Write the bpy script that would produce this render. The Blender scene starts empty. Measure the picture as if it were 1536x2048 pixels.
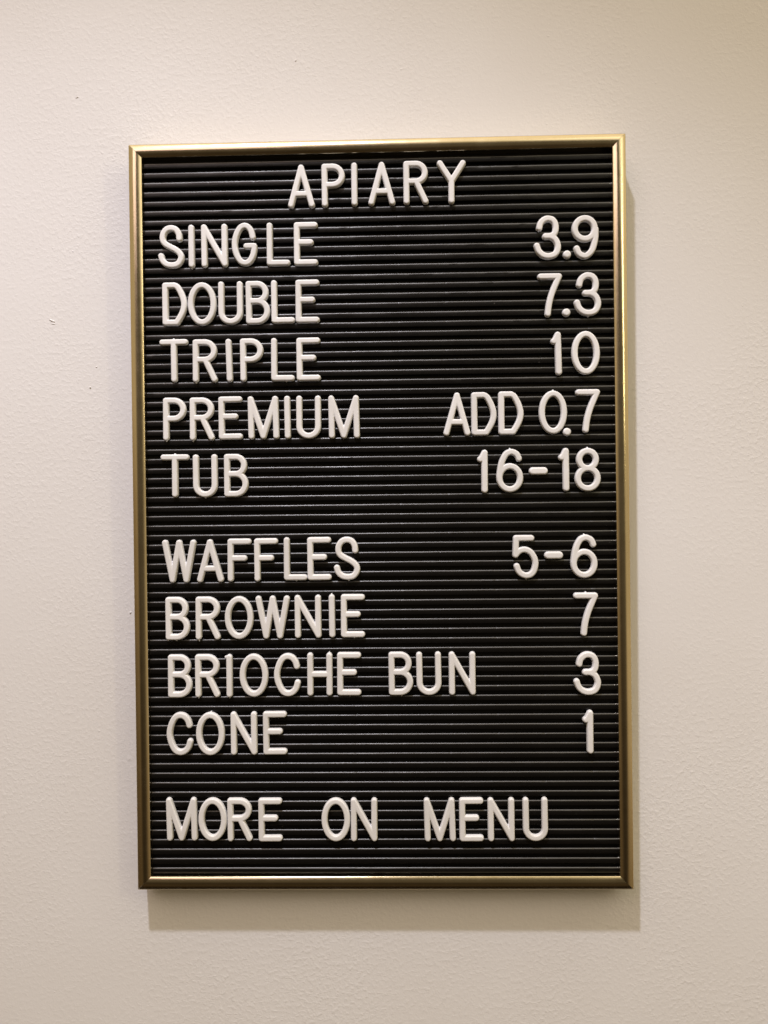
import bpy, bmesh, math, random
import numpy as np
from mathutils import Matrix, Vector, noise

C = bpy.context.scene.collection
scene = bpy.context.scene
MM = 0.001

# ------------------------------------------------------------------ board placement (millimetres -> metres)
BW, BH = 300.0, 453.6          # outer size of the letter board
DB, DT = 15.9, 21.9            # stand-off of the front edge from the wall, at the bottom and the top
TILT = math.atan((DT - DB) / BH)
# board frame: X right, Y up, Z out of the board; origin at the bottom middle of the front outer edge
BOARD = Matrix.Translation((0, -DB * MM, 0)) @ Matrix.Rotation(math.pi / 2 + TILT, 4, 'X') @ Matrix.Scale(MM, 4)

def bpt(x, y, z):
    return BOARD @ Vector((x, y, z))

# ------------------------------------------------------------------ camera
cam_d = bpy.data.cameras.new('camera')
cam = bpy.data.objects.new('camera', cam_d)
C.objects.link(cam)
cam_d.sensor_fit = 'VERTICAL'
cam_d.sensor_height = 36.0
cam_d.lens = 1600.0 / 2048.0 * 36.0
cam_d.clip_start = 0.01
cam_d.clip_end = 50
Rc = Matrix(((0.99964417, -0.01193884, -0.02385359), (-0.01186558, -0.99992445, 0.00321025), (-0.02389011, -0.00292607, -0.99971031)))
cam_rot_board = Rc.transposed() @ Matrix.Diagonal((1, -1, -1))     # blender camera axes in the board frame
rot_board = (Matrix.Rotation(math.pi / 2 + TILT, 3, 'X'))
cam.matrix_world = Matrix.Translation(bpt(14.253, 3.117 + BH / 2, 484.04)) @ (rot_board @ cam_rot_board).to_4x4()
scene.camera = cam

# ------------------------------------------------------------------ world: the dim warm room in front of the wall
# lighter ceiling, dark floor, lighter towards the right, darkest straight ahead
world = bpy.data.worlds.new('World')
scene.world = world
world.use_nodes = True
wn = world.node_tree
wn.nodes.clear()
def wnode(t, op=None, vals=()):
    x = wn.nodes.new(t)
    if op: x.operation = op
    for i, v in enumerate(vals):
        if isinstance(v, (int, float)): x.inputs[i].default_value = v
        else: wn.links.new(v, x.inputs[i])
    return x.outputs[0]
def wrange(v, a0, a1, b0, b1):
    x = wn.nodes.new('ShaderNodeMapRange')
    x.interpolation_type = 'SMOOTHSTEP' if b1 < b0 else 'LINEAR'
    wn.links.new(v, x.inputs[0])
    for i, k in enumerate((a0, a1, b0, b1)): x.inputs[i + 1].default_value = k
    return x.outputs[0]
w_out = wn.nodes.new('ShaderNodeOutputWorld')
w_bg = wn.nodes.new('ShaderNodeBackground')
w_tc = wn.nodes.new('ShaderNodeTexCoord')
w_sep = wn.nodes.new('ShaderNodeSeparateXYZ')
wn.links.new(w_tc.outputs['Generated'], w_sep.inputs[0])
w_low = wnode('ShaderNodeMath', 'SUBTRACT', (0.75, wnode('ShaderNodeMath', 'ABSOLUTE', (w_sep.outputs['Z'],))))      # the sideways change fades out overhead
w_t = wnode('ShaderNodeMath', 'ADD', (w_sep.outputs['Z'], wnode('ShaderNodeMath', 'MULTIPLY', (w_sep.outputs['X'], wnode('ShaderNodeMath', 'MULTIPLY', (w_low, 0.40))))))
w_ahead = wrange(wnode('ShaderNodeMath', 'MULTIPLY', (w_sep.outputs['Y'], -1.0)), 0.70, 0.93, 1.0, 0.16)
w_ramp = wn.nodes.new('ShaderNodeValToRGB')
for pos, col in ((0.0, (0.0112, 0.00672, 0.00279)), (0.24, (0.0867, 0.0557, 0.0251)), (0.36, (0.255, 0.175, 0.0856)), (0.46, (0.51, 0.389, 0.219)),
                 (0.64, (0.439, 0.341, 0.195)), (0.80, (0.816, 0.662, 0.381)), (1.0, (1.17, 0.96, 0.642))):
    el = w_ramp.color_ramp.elements[0] if pos == 0 else (w_ramp.color_ramp.elements[-1] if pos == 1 else w_ramp.color_ramp.elements.new(pos))
    el.position = pos
    el.color = (*col, 1)
wn.links.new(wrange(w_t, -0.9, 0.9, 0.0, 1.0), w_ramp.inputs[0])
w_mul = wn.nodes.new('ShaderNodeVectorMath')
w_mul.operation = 'SCALE'
wn.links.new(w_ramp.outputs[0], w_mul.inputs[0])
wn.links.new(w_ahead, w_mul.inputs['Scale'])
wn.links.new(w_mul.outputs[0], w_bg.inputs['Color'])
w_bg.inputs['Strength'].default_value = 1.15
wn.links.new(w_bg.outputs[0], w_out.inputs[0])

# ------------------------------------------------------------------ lamps
def lamp(name, kind, energy, color, loc, target=None, **kw):
    d = bpy.data.lights.new(name, kind)
    d.energy = energy
    d.color = color
    for k, v in kw.items():
        setattr(d, k, v)
    o = bpy.data.objects.new(name, d)
    C.objects.link(o)
    o.location = loc
    if target is not None:
        o.rotation_euler = (Vector(target) - Vector(loc)).to_track_quat('-Z', 'Y').to_euler()
    return o

key_loc = bpt(-221.5, 1276.0 + BH / 2, 701.5)                       # recessed ceiling downlight near the wall
lamp('ceiling_downlight', 'SPOT', 74.85, (0.913, 0.903, 1.0), key_loc, key_loc + Vector((0, 0, -1)),
     shadow_soft_size=0.030, spot_size=math.radians(86), spot_blend=0.42)
lamp('room_lamp_overhead', 'AREA', 3.77, (1.0, 0.912, 0.725), (0.90, -1.10, 1.30), (0.0, 0, 0.2), shape='DISK', size=1.3)
lamp('room_lamp_side', 'AREA', 1.44, (1.0, 0.853, 0.5), (0.85, -0.95, 0.62), (0.0, 0, 0.2), shape='RECTANGLE', size=0.055, size_y=0.42)
lamp('room_lamp_back', 'AREA', 10.66, (1.0, 0.75, 0.733), (-0.95, -2.0, 1.72), (0.0, 0, 0.25), shape='RECTANGLE', size=1.3, size_y=1.2)

scene.view_settings.view_transform = 'Standard'
scene.view_settings.look = 'None'
scene.view_settings.exposure = 0.03
scene.view_settings.gamma = 1.0
scene.view_settings.use_curve_mapping = False
scene.render.resolution_x, scene.render.resolution_y = 768, 1024

# ------------------------------------------------------------------ helpers
def tag(o, label=None, cat=None, group=None, kind=None):
    if label: o['label'] = label
    if cat: o['category'] = cat
    if group: o['group'] = group
    if kind: o['kind'] = kind
    return o

def mesh_obj(name, verts, faces, mat, parent=None, smooth=True):
    me = bpy.data.meshes.new(name)
    me.from_pydata([tuple(v) for v in verts], [], [tuple(f) for f in faces])
    me.validate()
    me.materials.append(mat)
    if smooth:
        me.polygons.foreach_set('use_smooth', [True] * len(me.polygons))
    me.update()
    o = bpy.data.objects.new(name, me)
    C.objects.link(o)
    if parent: o.parent = parent
    return o

def sharpen(o, deg):
    bm = bmesh.new(); bm.from_mesh(o.data)
    bmesh.ops.recalc_face_normals(bm, faces=bm.faces)
    lim = math.radians(deg)
    for e in bm.edges:
        if len(e.link_faces) == 2 and e.calc_face_angle(0) > lim:
            e.smooth = False
    bm.to_mesh(o.data); bm.free()
    o.data.update()

class Nodes:
    def __init__(self, name):
        self.m = bpy.data.materials.new(name)
        self.m.use_nodes = True
        self.t = self.m.node_tree
        self.b = self.t.nodes['Principled BSDF']
    def n(self, typ, **kw):
        x = self.t.nodes.new(typ)
        for k, v in kw.items():
            if isinstance(k, str) and hasattr(x, k): setattr(x, k, v)
            else: x.inputs[k.replace('_', ' ')].default_value = v
        return x
    def l(self, a, b): self.t.links.new(a, b)
    def noise(self, scale, detail=2.0, rough=0.5, coord=None, stretch=None):
        x = self.n('ShaderNodeTexNoise')
        x.inputs['Scale'].default_value = scale
        x.inputs['Detail'].default_value = detail
        x.inputs['Roughness'].default_value = rough
        if coord is not None:
            if stretch:
                mp = self.n('ShaderNodeMapping'); mp.inputs['Scale'].default_value = stretch
                self.l(coord, mp.inputs[0]); coord = mp.outputs[0]
            self.l(coord, x.inputs['Vector'])
        return x
    def rng(self, src, a, b, c, d):
        x = self.n('ShaderNodeMapRange'); x.clamp = True
        for i, v in enumerate((a, b, c, d)): x.inputs[i + 1].default_value = v
        self.l(src, x.inputs[0]); return x.outputs[0]
    def math(self, op, a, b):
        x = self.n('ShaderNodeMath', operation=op)
        for i, v in enumerate((a, b)):
            if isinstance(v, (int, float)): x.inputs[i].default_value = v
            else: self.l(v, x.inputs[i])
        return x.outputs[0]
    def mix(self, fac, c1, c2):
        x = self.n('ShaderNodeMix', data_type='RGBA')
        self.l(fac, x.inputs[0])
        x.inputs[6].default_value = (*c1, 1); x.inputs[7].default_value = (*c2, 1)
        return x.outputs[2]

# ------------------------------------------------------------------ materials
def wall_material():
    M = Nodes('painted_plaster')
    tc = M.n('ShaderNodeTexCoord').outputs['Object']
    fine = M.noise(380, 3, 0.6, tc)             # roller stipple, about 3 mm
    mid = M.noise(120, 2, 0.5, tc)
    warp = M.noise(9, 2, 0.5, tc)                # where the stipple is strong or smooth
    big = M.noise(14, 2, 0.5, tc)
    vo = M.n('ShaderNodeTexVoronoi'); vo.inputs['Scale'].default_value = 75
    M.l(tc, vo.inputs['Vector'])
    spot = M.rng(vo.outputs['Distance'], 0.04, 0.16, 1.0, 0.0)
    pick = M.n('ShaderNodeSeparateColor'); M.l(vo.outputs['Color'], pick.inputs[0])
    spot = M.math('MULTIPLY', spot, M.rng(pick.outputs[0], 0.86, 0.97, 0.0, 1.0))
    amp = M.rng(warp.outputs[0], 0.36, 0.66, 0.35, 1.15)
    h = M.math('MULTIPLY', M.math('ADD', M.math('MULTIPLY', M.rng(fine.outputs[0], 0.46, 0.72, 0, 1), 0.95), M.math('MULTIPLY', mid.outputs[0], 0.6)), amp)
    h = M.math('ADD', h, M.math('MULTIPLY', spot, 0.8))
    h = M.math('ADD', h, M.math('MULTIPLY', big.outputs[0], 0.8))
    bp = M.n('ShaderNodeBump'); bp.inputs['Strength'].default_value = 0.5; bp.inputs['Distance'].default_value = 0.00026
    M.l(h, bp.inputs['Height']); M.l(bp.outputs[0], M.b.inputs['Normal'])
    stain = M.noise(6, 3, 0.6, tc)
    col = M.mix(M.rng(stain.outputs[0], 0.35, 0.65, 0, 1), (0.700, 0.692, 0.708), (0.720, 0.717, 0.740))
    M.l(col, M.b.inputs['Base Color'])
    M.b.inputs['Roughness'].default_value = 0.62
    M.b.inputs['Specular IOR Level'].default_value = 0.25
    return M.m

def brass_material():
    M = Nodes('satin_brass')                         # the rails are modelled in mm, so are these scales
    tc = M.n('ShaderNodeTexCoord').outputs['Object']
    grain = M.noise(2.2, 3, 0.6, tc)
    blot = M.noise(0.035, 3, 0.6, tc)
    smear = M.noise(0.09, 4, 0.65, tc)
    M.l(M.mix(M.rng(blot.outputs[0], 0.3, 0.7, 0, 1), (0.61, 0.525, 0.365), (0.65, 0.565, 0.405)), M.b.inputs['Base Color'])
    M.b.inputs['Metallic'].default_value = 1.0
    r = M.math('ADD', M.rng(smear.outputs[0], 0.3, 0.7, 0.17, 0.22), M.rng(grain.outputs[0], 0.3, 0.7, -0.02, 0.03))
    M.l(r, M.b.inputs['Roughness'])
    hh = M.math('ADD', M.math('MULTIPLY', grain.outputs[0], 0.12), smear.outputs[0])
    bp = M.n('ShaderNodeBump'); bp.inputs['Strength'].default_value = 0.05; bp.inputs['Distance'].default_value = 0.0004
    M.l(hh, bp.inputs['Height']); M.l(bp.outputs[0], M.b.inputs['Normal'])
    return M.m

def panel_material():
    M = Nodes('black_ribbed_plastic')                # scales in mm as well
    tc = M.n('ShaderNodeTexCoord').outputs['Object']
    cloud = M.noise(0.03, 4, 0.6, tc)
    scuff = M.noise(0.22, 5, 0.68, tc, (0.5, 1.6, 1))
    dust = M.n('ShaderNodeTexVoronoi'); dust.inputs['Scale'].default_value = 0.11; M.l(tc, dust.inputs['Vector'])
    ds = M.n('ShaderNodeSeparateColor'); M.l(dust.outputs['Color'], ds.inputs[0])
    speck = M.math('MULTIPLY', M.rng(dust.outputs['Distance'], 0.02, 0.06, 1, 0), M.rng(ds.outputs[1], 0.85, 0.95, 0, 1))
    M.l(M.mix(M.math('MULTIPLY', speck, 0.25), (0.0050, 0.0046, 0.0044), (0.25, 0.23, 0.21)), M.b.inputs['Base Color'])
    # the rounded upper lip of each rib is made rougher and more specular than its face, to brighten its highlight line
    sy = M.n('ShaderNodeSeparateXYZ'); M.l(tc, sy.inputs[0])
    fr = M.math('FRACT', M.math('DIVIDE', M.math('SUBTRACT', sy.outputs['Y'], 0.19), 5.832), 0)
    lip = M.rng(fr, 0.82, 0.88, 0.0, 1.0)
    face = M.math('ADD', M.rng(cloud.outputs[0], 0.3, 0.7, 0.25, 0.32), M.rng(scuff.outputs[0], 0.35, 0.7, -0.03, 0.06))
    M.l(M.math('ADD', face, M.math('MULTIPLY', lip, 0.12)), M.b.inputs['Roughness'])
    bp = M.n('ShaderNodeBump'); bp.inputs['Strength'].default_value = 0.25; bp.inputs['Distance'].default_value = 0.0003
    M.l(scuff.outputs[0], bp.inputs['Height']); M.l(bp.outputs[0], M.b.inputs['Normal'])
    M.l(M.math('ADD', M.math('MULTIPLY', lip, 0.72), 0.27), M.b.inputs['Specular IOR Level'])
    return M.m

def letter_material():
    M = Nodes('white_moulded_plastic')
    tc = M.n('ShaderNodeTexCoord').outputs['Object']
    oi = M.n('ShaderNodeObjectInfo').outputs['Random']
    stain = M.noise(0.16, 3, 0.6, tc)
    c = M.mix(M.rng(stain.outputs[0], 0.35, 0.7, 0, 1), (0.745, 0.75, 0.785), (0.715, 0.715, 0.73))
    hs = M.n('ShaderNodeHueSaturation'); M.l(c, hs.inputs['Color'])
    M.l(M.rng(oi, 0, 1, 0.94, 1.03), hs.inputs['Value'])
    M.l(hs.outputs[0], M.b.inputs['Base Color'])
    M.b.inputs['Roughness'].default_value = 0.50
    M.b.inputs['Subsurface Weight'].default_value = 0.0
    gr = M.noise(2.4, 3, 0.6, tc)
    bp = M.n('ShaderNodeBump'); bp.inputs['Strength'].default_value = 0.12; bp.inputs['Distance'].default_value = 0.00015
    M.l(gr.outputs[0], bp.inputs['Height']); M.l(bp.outputs[0], M.b.inputs['Normal'])
    return M.m

def plain(name, col, rough):
    M = Nodes(name)
    tc = M.n('ShaderNodeTexCoord').outputs['Object']
    nz = M.noise(60, 3, 0.6, tc)
    M.l(M.mix(nz.outputs[0], tuple(c * 0.85 for c in col), col), M.b.inputs['Base Color'])
    M.b.inputs['Roughness'].default_value = rough
    return M.m

MW, MB, MP, ML = wall_material(), brass_material(), panel_material(), letter_material()
MK = plain('black_fibreboard', (0.02, 0.018, 0.016), 0.8)

# ------------------------------------------------------------------ wall (one sheet with a few paint nibs and chips)
def build_wall():
    rnd = random.Random(5)
    xs, zs = (-1.6, 1.6), (-1.2, 1.7)
    V = [(xs[0], 0, zs[0]), (xs[1], 0, zs[0]), (xs[1], 0, zs[1]), (xs[0], 0, zs[1])]
    F = [(0, 1, 2, 3)]
    def nib(x, z, rx, rz, h, ang):
        b = len(V); n = 8
        ca, sa = math.cos(ang), math.sin(ang)
        for ring, (s, hh) in enumerate(((1.0, -0.05), (0.72, 0.55), (0.35, 0.92))):
            for k in range(n):
                t = 2 * math.pi * k / n
                px, pz = rx * s * math.cos(t) * (1 + 0.15 * rnd.uniform(-1, 1)), rz * s * math.sin(t)
                V.append((x + px * ca - pz * sa, -h * hh, z + px * sa + pz * ca))
        V.append((x, -h, z))
        for r in range(2):
            for k in range(n):
                F.append((b + r * n + k, b + r * n + (k + 1) % n, b + (r + 1) * n + (k + 1) % n, b + (r + 1) * n + k))
        for k in range(n):
            F.append((b + 2 * n + k, b + 2 * n + (k + 1) % n, b + 3 * n))
    for x, z, rx, rz, h, a in NIBS:
        nib(x * MM, z * MM, rx * MM, rz * MM, h * MM, a)
    for _ in range(90):
        s = rnd.uniform(0.35, 0.9)
        nib(rnd.uniform(-0.32, 0.34), rnd.uniform(-0.14, 0.62), s * rnd.uniform(0.8, 1.8) * MM, s * MM, rnd.uniform(0.04, 0.12) * MM, rnd.uniform(-0.6, 0.6))
    o = mesh_obj('wall', V, F, MW)
    tag(o, 'off white painted plaster wall with a light roller stipple behind the board', 'wall', None, 'structure')

# x, z on the wall in mm, half sizes, height, angle
NIBS = [(-207.9, 353, 2.4, 0.5, 0.55, -0.45), (-207.2, 351.0, 1.6, 0.5, 0.3, -0.2), (-183.5, 310, 0.6, 0.5, 0.6, 0),
        (-179.5, 323, 0.5, 0.45, 0.4, 0), (-159.0, 167.0, 0.65, 0.55, 0.7, 0), (-149.8, 139.3, 1.5, 0.45, 0.9, -0.25),
        (-190.5, 495.5, 1.3, 0.4, 0.4, 0.3), (-50.5, 515.5, 0.8, 0.7, 0.4, 0), (-194, 397, 0.8, 0.4, 0.3, -0.6)]
build_wall()

# ------------------------------------------------------------------ letter board
board = bpy.data.objects.new('letter_board', None)
C.objects.link(board)
board.matrix_world = BOARD
board.empty_display_size = 30
tag(board, 'black ribbed letter board in a slim satin brass frame hung on the wall', 'letter board')

RW = 8.15                                           # width of a frame rail
def rail_profile():
    """shallow convex face with softened edges: (distance from the outer edge, height)"""
    P = [(0.35, -15.4), (0.0, -15.0), (0.0, -0.34)]
    h, hw = 1.38, RW / 2
    face = lambda q: h * (1 - ((q - hw) / hw) ** 2)
    ro = 0.22
    zo, so = face(ro), math.atan(2 * h / hw * (1 - ro / hw))
    for k in (1, 2):                                  # outer edge
        P.append((ro * (1 - math.cos(k * 0.42)), zo - 0.42 + 0.42 * math.sin(k * 0.42)))
    n = 14
    for k in range(n + 1):
        q = ro + (RW - 0.5 - ro) * k / n
        P.append((q, face(q)))
    zi = face(RW - 0.5)
    for a in (0.62, 0.90, 1.18, 1.45):                # rounded inner edge
        P.append((RW - 0.5 + 0.62 * (math.sin(a) - math.sin(0.42)), zi - 0.62 * (math.cos(0.42) - math.cos(a))))
    e = P[-1][0]
    P += [(e + 0.02, zi - 0.9), (e + 0.02, -6.0), (RW - 3.0, -6.2), (RW - 3.0, -15.4)]
    return P

def build_rail(side):
    prof = rail_profile()
    hw, L0, L1 = BW / 2 + 0.35, -0.35, BH + 0.35
    gap = 0.11                                       # hairline mitre joint
    V, F = [], []
    horizontal = side in ('top', 'bottom')
    nseg = 24
    for k in range(nseg + 1):
        f = k / nseg
        for s, z in prof:
            if horizontal:
                a = -hw + s + gap; b = hw - s - gap
                x = a + (b - a) * f
                y = (L1 - s) if side == 'top' else (L0 + s)
            else:
                a = L0 + s + gap; b = L1 - s - gap
                y = a + (b - a) * f
                x = (-hw + s) if side == 'left' else (hw - s)
            V.append((x, y, z))
    n = len(prof)
    for k in range(nseg):
        for j in range(n):
            F.append((k * n + j, k * n + (j + 1) % n, (k + 1) * n + (j + 1) % n, (k + 1) * n + j))
    F.append(tuple(range(n))); F.append(tuple(nseg * n + j for j in range(n)))
    o = mesh_obj('frame_rail', V, F, MB, board)
    sharpen(o, 40)
    return o
for s in ('top', 'right', 'bottom', 'left'):
    build_rail(s)

# backing board in the frame's rebate
def slab(name, x0, x1, y0, y1, z0, z1, mat, parent):
    V = [(x, y, z) for z in (z0, z1) for y in (y0, y1) for x in (x0, x1)]
    F = [(0, 2, 3, 1), (4, 5, 7, 6), (0, 1, 5, 4), (2, 6, 7, 3), (0, 4, 6, 2), (1, 3, 7, 5)]
    return mesh_obj(name, V, F, mat, parent, False)
IX, IY0, IY1 = BW / 2 - RW + 2.6, RW - 2.6, BH - RW + 2.6
slab('backing_board', -IX, IX, IY0, IY1, -11.5, -6.6, MK, board)

# ribbed panel: one moulded sheet, each rib a rounded step over a slot
PITCH, PHASE, ZF = 5.832, 0.19, -2.5
def build_panel():
    y0, y1 = 6.0, BH - 6.0
    x0, x1 = -142.1, 145.6
    nd = [round(-131.0 + 28.7 * k, 2) for k in range(10)]
    xs = sorted(set([x0, x0 + 0.35] + [x1 - 0.5, x1] + [v + d for v in nd for d in (-0.45, 0.0, 0.45) if x0 < v + d < x1]
                    + [x0 + 3.5 * k for k in range(1, 82)]))
    prof = []                                        # (y, z, weight of the edge jitter)
    k0 = int(math.floor((y0 - PHASE) / PITCH)); k1 = int(math.floor((y1 - PHASE) / PITCH))
    R = 1.0
    for k in range(k0, k1 + 1):
        top = PHASE + k * PITCH                      # the rib's upper edge
        zb = ZF - 2.9
        pts = [(top - 3.55, zb, 0), (top - 3.48, ZF - 0.35, 0), (top - 3.30, ZF - 0.08, 0), (top - 3.05, ZF, 0), (top - 1.9, ZF, 0)]
        A0, A1 = math.radians(15), math.radians(58)
        for j in range(9):
            t = A0 + (A1 - A0) * j / 8
            pts.append((top - R * (math.sin(A1) - math.sin(t)), ZF - R * (math.cos(A0) - math.cos(t)), 1 if j > 0 else 0.3))
        pts += [(top + 0.02, ZF - 1.6, 0.3), (top + 0.02, zb, 0)]
        for y, z, w in pts:
            if y0 <= y <= y1: prof.append((y, z, w, k))
    V, F = [], []
    for x in xs:
        nick = min(abs(x - v) for v in nd) < 0.2
        endl = x == x0; endr = x == x1
        for y, z, w, k in prof:
            dz = noise.noise(Vector((x * 0.045, k * 3.7, 1.3))) * 0.05 * w
            dy = noise.noise(Vector((x * 0.05, k * 5.1, 7.7))) * 0.06 * w
            if nick and w and random.Random(int(x * 10) * 91 + k).random() < 0.45: dz -= 0.09 * w
            if (endl or endr) and z > ZF - 1: dz -= 0.2
            V.append((x, y + dy, z + dz))
    n = len(prof)
    for i in range(len(xs) - 1):
        for j in range(n - 1):
            F.append((i * n + j, (i + 1) * n + j, (i + 1) * n + j + 1, i * n + j + 1))
    b = len(V)                                        # side skirts and back make it a solid sheet
    zb = ZF - 3.8
    for x, i in ((xs[0], 0), (xs[-1], len(xs) - 1)):
        s = len(V)
        for y, z, w, k in prof: V.append((x, y, zb))
        for j in range(n - 1):
            q = (i * n + j, i * n + j + 1, s + j + 1, s + j)
            F.append(q if i == 0 else q[::-1])
    F.append((b, b + n - 1, b + 2 * n - 1, b + n))
    o = mesh_obj('grooved_panel', V, F, MP, board)
    me = o.data
    bm = bmesh.new(); bm.from_mesh(me)
    for e in bm.edges:
        if len(e.link_faces) == 2 and e.calc_face_angle(0) > math.radians(26): e.smooth = False
    bm.to_mesh(me); bm.free()
    return o
build_panel()

# ------------------------------------------------------------------ moulded letters
def ell(cx, cy, rx, ry, a0, a1, n=18):
    return [(cx + rx * math.cos(math.radians(a0 + (a1 - a0) * i / n)), cy + ry * math.sin(math.radians(a0 + (a1 - a0) * i / n))) for i in range(n + 1)]

def spl(pts, sub=6):
    P = [pts[0]] + list(pts) + [pts[-1]]
    out = []
    for i in range(1, len(P) - 2):
        p0, p1, p2, p3 = P[i - 1], P[i], P[i + 1], P[i + 2]
        for j in range(sub):
            t = j / sub
            out.append(tuple(0.5 * ((2 * p1[c]) + (-p0[c] + p2[c]) * t + (2 * p0[c] - 5 * p1[c] + 4 * p2[c] - p3[c]) * t * t + (-p0[c] + 3 * p1[c] - 3 * p2[c] + p3[c]) * t ** 3) for c in (0, 1)))
    out.append(tuple(pts[-1]))
    return out

BOWL = lambda x, ym, yr, rx, y1, y0: [(0, y1), (x, y1)] + ell(x, ym, rx, yr, 90, -90) + [(0, y0)]
# centre lines in a unit box, with the mean outer width in mm
GLYPH = {
 'A': (16.4, [[(0, 0), (.5, 1), (1, 0)], [(.15, .29), (.85, .29)]]),
 'B': (14.9, [[(0, 0), (0, 1)], BOWL(.48, .77, .23, .45, 1, .54), BOWL(.46, .27, .27, .54, .54, 0)]),
 'C': (16.3, [spl([(.97, .73), (.90, .86), (.74, .965), (.52, 1), (.28, .94), (.09, .75), (0, .5), (.09, .25), (.28, .06), (.52, 0), (.75, .035), (.92, .14), (1, .29)])]),
 'D': (15.3, [[(0, 0), (0, 1), (.50, 1)] + spl([(.50, 1), (.66, .95), (.84, .79), (.96, .62), (1, .48), (.95, .33), (.82, .18), (.60, 0)])[1:] + [(0, 0)]]),
 'E': (14.7, [[(1, 1), (0, 1), (0, 0), (1, 0)], [(0, .54), (.76, .54)]]),
 'F': (14.7, [[(1, 1), (0, 1), (0, 0)], [(0, .55), (.76, .55)]]),
 'G': (15.6, [spl([(.93, .69), (.85, .86), (.70, .965), (.5, 1), (.27, .93), (.08, .74), (0, .5), (.08, .25), (.28, .06), (.52, 0), (.74, .04), (.92, .18), (1, .36)]) + [(1, .45), (.60, .45)]]),
 'H': (15.4, [[(0, 0), (0, 1)], [(1, 0), (1, 1)], [(0, .5), (1, .5)]]),
 'I': (3.9, [[(.5, 0), (.5, 1)]]),
 'L': (14.4, [[(0, 1), (0, 0), (1, 0)]]),
 'M': (19.2, [[(.02, 0), (0, 1), (.49, 0), (.97, 1), (1, 0)]]),
 'N': (16.2, [[(0, 0), (0, 1), (1, 0), (1, 1)]]),
 'O': (17.6, [ell(.5, .5, .5, .5, 0, 360, 40)]),
 'P': (14.3, [[(0, 0), (0, 1)], BOWL(.45, .755, .245, .55, 1, .51)]),
 'R': (15.2, [[(0, 0), (0, 1)], BOWL(.50, .765, .235, .48, 1, .53), [(.52, .52), (1, 0)]]),
 'S': (16.2, [spl([(.90, .71), (.87, .84), (.73, .96), (.50, 1), (.26, .96), (.10, .83), (.09, .68), (.20, .58), (.44, .50), (.74, .41), (.95, .29), (.97, .16), (.80, .03), (.52, 0), (.26, .03), (.08, .12), (0, .25)])]),
 'T': (17.6, [[(0, 1), (1, 1)], [(.5, 1), (.5, 0)]]),
 'U': (15.1, [[(0, 1), (0, .33)] + ell(.5, .25, .5, .25, 180, 360, 18) + [(1, .33), (1, 1)]]),
 'W': (21.0, [[(0, 1), (.26, 0), (.5, 1), (.75, 0), (1, 1)]]),
 'Y': (17.5, [[(0, 1), (.5, .52), (1, 1)], [(.5, .52), (.5, 0)]]),
 '0': (17.0, [ell(.5, .5, .5, .5, 0, 360, 40)]),
 '1': (6.4, [[(1, 0), (1, 1)], [(1, 1), (.35, .86), (.0, .83)]]),
 '3': (16.5, [spl([(.12, .75), (.18, .88), (.34, .97), (.53, 1), (.75, .96), (.88, .84), (.88, .67), (.78, .57), (.62, .53)]) + [(.40, .53)], spl([(.62, .53), (.84, .46), (.97, .33), (.98, .19), (.84, .05), (.56, 0), (.30, .03), (.10, .13), (0, .28)])]),
 '5': (15.6, [[(.80, 1), (.03, 1), (0, .55)] + spl([(0, .55), (.20, .66), (.50, .69), (.80, .60), (1, .38), (.94, .15), (.76, .03), (.52, 0), (.30, .04), (.14, .13), (.06, .25)])[1:]]),
 '6': (16.2, [spl([(.94, .82), (.85, .93), (.68, .99), (.52, 1), (.30, .93), (.10, .70), (0, .38), (.01, .28)]), ell(.5, .31, .5, .31, 0, 360, 32)]),
 '7': (14.8, [[(0, 1), (1, 1)] + spl([(1, 1), (.82, .80), (.62, .56), (.46, .28), (.38, 0)])[1:]]),
 '8': (15.6, [ell(.5, .77, .42, .23, 0, 360, 30), ell(.5, .27, .5, .27, 0, 360, 32)]),
 '9': (16.1, [spl([(.08, .20), (.20, .06), (.42, 0), (.62, .03), (.84, .17), (.98, .45), (1, .70)]), ell(.48, .725, .48, .275, 0, 360, 32)]),
 '.': (4.9, [[(.5, 0), (.5, 0.0001)]]),
 '-': (11.3, [[(0, .5), (1, .5)]]),
}
CAP, RAD, THICK, STEP = 26.3, 1.86, 2.7, 0.30

def seg_dist(px, py, a, b):
    ax, ay = a; bx, by = b
    dx, dy = bx - ax, by - ay
    L = dx * dx + dy * dy
    t = np.clip(((px - ax) * dx + (py - ay) * dy) / L, 0, 1) if L > 1e-9 else np.zeros_like(px)
    qx, qy = ax + t * dx, ay + t * dy
    return np.hypot(px - qx, py - qy), qx, qy

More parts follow.
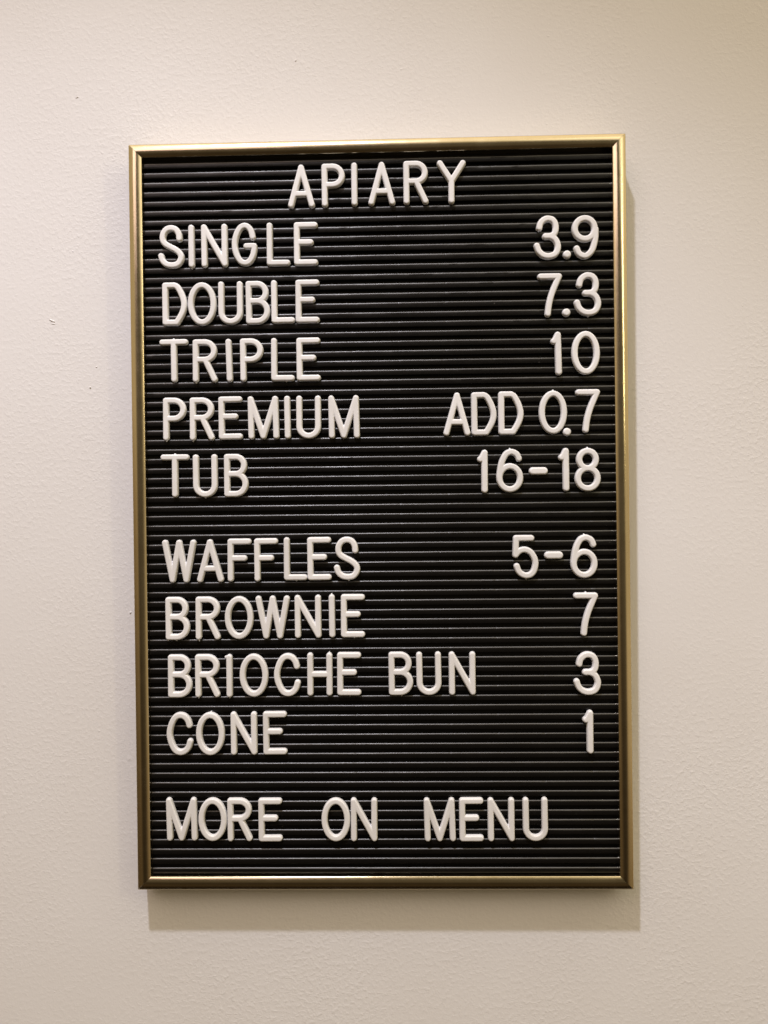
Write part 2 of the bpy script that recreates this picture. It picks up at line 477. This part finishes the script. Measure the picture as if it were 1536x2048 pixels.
def glyph_mesh(ch, nubs, name):
    """raised letter: flat back, drafted side, rounded top; height follows the distance from the stroke's centre line"""
    W, strokes = GLYPH[ch]
    r = {'.': 2.45, '-': 2.3, '1': 1.95}.get(ch, RAD)
    Hh = 4.9 if ch in '.-' else CAP
    segs = []
    for st in strokes:
        q = [(-W / 2 + r + p[0] * max(W - 2 * r, 0.01), r + p[1] * (Hh - 2 * r)) for p in st]
        for a, b in zip(q[:-1], q[1:]): segs.append((a, b, r, 1.0))
    for (a, b, rr) in nubs: segs.append((a, b, rr, 0.55))
    gx = np.arange(-W / 2 - 1.2, W / 2 + 1.2 + STEP, STEP)
    gy = np.arange(-1.4, Hh + 1.4 + STEP, STEP)
    X, Y = np.meshgrid(gx, gy)
    T = np.full(X.shape, 9.0); NX = X.copy(); NY = Y.copy(); HH = np.zeros(X.shape)
    for a, b, rr, hs in segs:
        d, qx, qy = seg_dist(X, Y, a, b)
        t = d / rr
        dd = np.maximum(d, 1e-6)
        sx, sy = qx + (X - qx) / dd * rr, qy + (Y - qy) / dd * rr
        m = t < T
        T = np.where(m, t, T); NX = np.where(m, sx, NX); NY = np.where(m, sy, NY)
        tt = np.clip(t, 0, 1)
        h = THICK * hs * (0.34 + 0.66 * np.sqrt(np.clip(1 - tt ** 5.5, 0, 1)))
        HH = np.maximum(HH, np.where(t <= 1, h, 0))
    ins = T < 1
    cell = ins[:-1, :-1] | ins[1:, :-1] | ins[:-1, 1:] | ins[1:, 1:]
    idx = -np.ones(X.shape, int)
    V, F = [], []
    def vid(i, j):
        if idx[i, j] < 0:
            idx[i, j] = len(V)
            if ins[i, j]: V.append((X[i, j], Y[i, j], HH[i, j]))
            else: V.append((NX[i, j], NY[i, j], THICK * 0.34))
        return idx[i, j]
    for i, j in zip(*np.nonzero(cell)):
        F.append((vid(i, j), vid(i, j + 1), vid(i + 1, j + 1), vid(i + 1, j)))
    me = bpy.data.meshes.new(name)
    me.from_pydata([tuple(map(float, v)) for v in V], [], F)
    bm = bmesh.new(); bm.from_mesh(me)
    bmesh.ops.remove_doubles(bm, verts=bm.verts, dist=0.05)
    bmesh.ops.dissolve_degenerate(bm, dist=0.01, edges=bm.edges)
    be = [e for e in bm.edges if len(e.link_faces) == 1]
    # the skirt down to the board
    ex = bmesh.ops.extrude_edge_only(bm, edges=be)
    for v in [g for g in ex['geom'] if isinstance(g, bmesh.types.BMVert)]: v.co.z = 0.0
    bmesh.ops.recalc_face_normals(bm, faces=bm.faces)
    for f in bm.faces: f.smooth = True
    for e in be:
        if e.is_valid: e.smooth = True
    bm.to_mesh(me); bm.free()
    me.materials.append(ML)
    return me

# character, x of its middle and height of its foot on the board, mm
ROWS = [
    ('TITLE', [('A',-45.26,413.61), ('P',-25.69,413.83), ('I',-12.98,414.12), ('A',3.57,414.16), ('R',24.34,414.35), ('Y',45.73,414.30)]),
    ('SINGLE', [('S',-125.16,378.53), ('I',-112.72,378.53), ('N',-98.59,378.65), ('G',-80.31,379.09), ('L',-59.68,378.85), ('E',-42.86,378.77)]),
    ('3.9', [('3',103.13,379.72), ('.',114.79,379.88), ('9',125.83,379.43)]),
    ('DOUBLE', [('D',-123.42,343.64), ('O',-106.65,343.43), ('U',-89.26,343.68), ('B',-72.46,343.62), ('L',-57.19,343.91), ('E',-42.34,343.88)]),
    ('7.3', [('7',104.21,344.84), ('.',114.04,344.98), ('3',126.88,345.14)]),
    ('TRIPLE', [('T',-124.26,309.04), ('R',-105.41,308.74), ('I',-90.25,308.74), ('P',-76.66,308.84), ('L',-57.82,308.78), ('E',-42.10,308.69)]),
    ('10', [('1',107.91,309.69), ('0',125.44,309.80)]),
    ('PREMIUM', [('P',-124.45,273.51), ('R',-107.65,273.36), ('E',-90.14,273.72), ('M',-70.04,273.61), ('I',-55.29,273.58), ('U',-42.53,273.49), ('M',-21.00,273.36)]),
    ('ADD', [('A',47.37,273.96), ('D',63.88,273.98), ('D',80.07,274.18)]),
    ('0.7', [('0',105.25,274.26), ('.',113.62,273.02), ('7',126.17,274.74)]),
    ('TUB', [('T',-124.67,238.89), ('U',-106.04,238.66), ('B',-87.17,238.69)]),
    ('16-18', [('1',62.49,239.18), ('6',78.94,239.41), ('-',96.19,249.71), ('1',111.55,239.60), ('8',125.78,239.43)]),
    ('WAFFLES', [('W',-122.75,186.74), ('A',-103.67,186.81), ('F',-85.80,187.07), ('F',-69.37,187.09), ('L',-51.56,187.52), ('E',-36.96,187.47), ('S',-20.13,187.47)]),
    ('5-6', [('5',87.72,187.28), ('-',104.80,198.76), ('6',122.97,187.19)]),
    ('BROWNIE', [('B',-124.12,151.83), ('R',-105.56,151.86), ('O',-86.50,151.96), ('W',-65.83,152.06), ('N',-44.36,152.32), ('I',-29.68,152.55), ('E',-17.07,152.53)]),
    ('7', [('7',123.73,152.17)]),
    ('BRIOCHE', [('B',-123.13,116.64), ('R',-106.23,116.70), ('I',-92.82,116.62), ('O',-77.73,116.79), ('C',-57.41,116.92), ('H',-37.62,117.14), ('E',-19.77,117.29)]),
    ('BUN', [('B',11.75,117.26), ('U',28.85,117.15), ('N',48.87,117.11)]),
    ('3', [('3',124.16,116.63)]),
    ('CONE', [('C',-123.71,81.43), ('O',-104.88,81.34), ('N',-84.33,81.51), ('E',-65.27,81.60)]),
    ('1', [('1',124.20,81.24)]),
    ('MORE', [('M',-123.02,29.21), ('O',-104.14,29.00), ('R',-87.49,28.79), ('E',-68.81,28.66)]),
    ('ON', [('O',-28.83,28.67), ('N',-11.74,28.64)]),
    ('MENU', [('M',34.32,28.54), ('E',53.47,28.50), ('N',71.42,28.47), ('U',92.07,28.60)]),
]

NUB = {  # (row, index): moulding burrs left on the edge, x from the letter's middle, at 'top' or 'bot'
 ('TUB', 0): [(0, 'top')], ('TUB', 1): [(0, 'bot')], ('16-18', 1): [(0, 'top')], ('16-18', 4): [(0, 'top')], ('5-6', 0): [(0.4, 'bot')],
 ('5-6', 2): [(0, 'top')], ('7.3', 2): [(0.3, 'bot')], ('BROWNIE', 1): [(-5.6, 'bot'), (-5.6, 'bot2')], ('BRIOCHE', 5): [(5.9, 'top')],
 ('7', 0): [(0, 'top')], ('0.7', 0): [(0, 'top')], ('TRIPLE', 0): [(0, 'top')], ('WAFFLES', 4): [(0.4, 'bot')], ('PREMIUM', 0): [(-5.2, 'bot')],
 ('PREMIUM', 1): [(-5.7, 'bot')], ('BROWNIE', 5): [(0, 'top')], ('BROWNIE', 6): [(1, 'bot')], ('BRIOCHE', 1): [(-5.6, 'bot')], ('BRIOCHE', 2): [(0, 'bot'), (-1.9, 'flag')],
 ('TRIPLE', 1): [(-5.6, 'bot')], ('CONE', 1): [(0.6, 'top')], ('BRIOCHE', 6): [(0.5, 'bot')], ('BUN', 0): [(0.3, 'bot')], ('BROWNIE', 0): [(-1, 'bot'), (-6, 'bot')],
 ('TRIPLE', 4): [(2, 'bot')], ('SINGLE', 1): [(0, 'bot')], ('BROWNIE', 3): [(-9.8, 'side')], ('WAFFLES', 0): [(-10.2, 'side'), (10.2, 'side')], ('WAFFLES', 6): [(0.8, 'bot')]}
ROT = {('TRIPLE', 2): 1.5, ('10', 0): 1.1, ('ADD', 0): -0.5, ('PREMIUM', 4): 0.5, ('0.7', 0): -0.4, ('MENU', 0): 0.3, ('BUN', 1): 0.6, ('MENU', 3): 0.4}
NTH = ['first', 'second', 'third']

def label_of(word, i):
    chars = [c for c, _, _ in dict(ROWS)[word]]
    c = chars[i]
    rep = chars.count(c) > 1
    nth = NTH[chars[:i].count(c)] + ' ' if rep else ''
    if word == 'TITLE':
        return 'white moulded plastic %sletter %s in the centred heading along the top of the board' % (nth, c)
    if c.isalpha():
        where = 'starting' if i == 0 else ('ending' if i == len(chars) - 1 else 'inside')
        side = {'ADD': ' left of the price 0.7', 'BUN': ' after BRIOCHE', 'ON': ' in the bottom line', 'MENU': ' in the bottom line', 'MORE': ' in the bottom line'}.get(word, ' on the board')
        return 'white moulded plastic %sletter %s %s the word %s%s' % (nth, c, where, word, side)
    beside = {'3.9': 'SINGLE', '7.3': 'DOUBLE', '10': 'TRIPLE', '0.7': 'PREMIUM', '16-18': 'TUB', '5-6': 'WAFFLES', '7': 'BROWNIE', '3': 'BRIOCHE BUN', '1': 'CONE'}[word]
    if c == '.':
        return 'small round white decimal point in the price %s across from %s' % (word, beside)
    if c == '-':
        return 'short white plastic dash in the price range %s across from %s' % (word, beside)
    if len(chars) == 1:
        return 'white plastic digit %s standing alone as the price across from %s' % (c, beside)
    return 'white plastic %sdigit %s in the price %s across from %s' % (nth, c, word, beside)

cache = {}
rnd = random.Random(11)
for word, chars in ROWS:
    for i, (ch, u, v) in enumerate(chars):
        W, _ = GLYPH[ch]
        nubs = []
        for (nx, where) in NUB.get((word, i), []):
            if where == 'top': nubs.append(((nx, CAP - 1.0), (nx, CAP + 0.15), 0.5))
            elif where == 'bot': nubs.append(((nx, 1.0), (nx, -0.15), 0.5))
            elif where == 'bot2': nubs.append(((nx, 0.5), (nx + 0.2, -0.7), 0.32))
            elif where == 'flag': nubs.append(((0, CAP - 1.6), (nx - 0.1, CAP - 1.8), 0.9))
            elif where == 'side': nubs.append(((nx, CAP - 3.6), (nx + (1.6 if nx < 0 else -1.6), CAP - 3.3), 0.36))
        nm = 'plastic_letter' if ch.isalpha() else ('decimal_point' if ch == '.' else ('plastic_dash' if ch == '-' else 'plastic_digit'))
        kind = (ch, tuple(nubs))
        if kind not in cache:
            o = bpy.data.objects.new(nm, glyph_mesh(ch, nubs, nm))
            cache[kind] = o
        else:
            o = cache[kind].copy()
        C.objects.link(o)
        a = ROT.get((word, i), rnd.uniform(-0.35, 0.35))
        o.matrix_world = BOARD @ Matrix.Translation((u, v, ZF + 0.04 + rnd.uniform(0, 0.12))) @ Matrix.Rotation(math.radians(a), 4, 'Z')
        cat = 'letter' if ch.isalpha() else ('punctuation mark' if ch in '.-' else 'number')
        grp = {'letter': 'white letters pressed into the board', 'number': 'white price digits pressed into the board', 'punctuation mark': 'white dots and dashes in the prices'}[cat]
        tag(o, label_of(word, i), cat, grp)
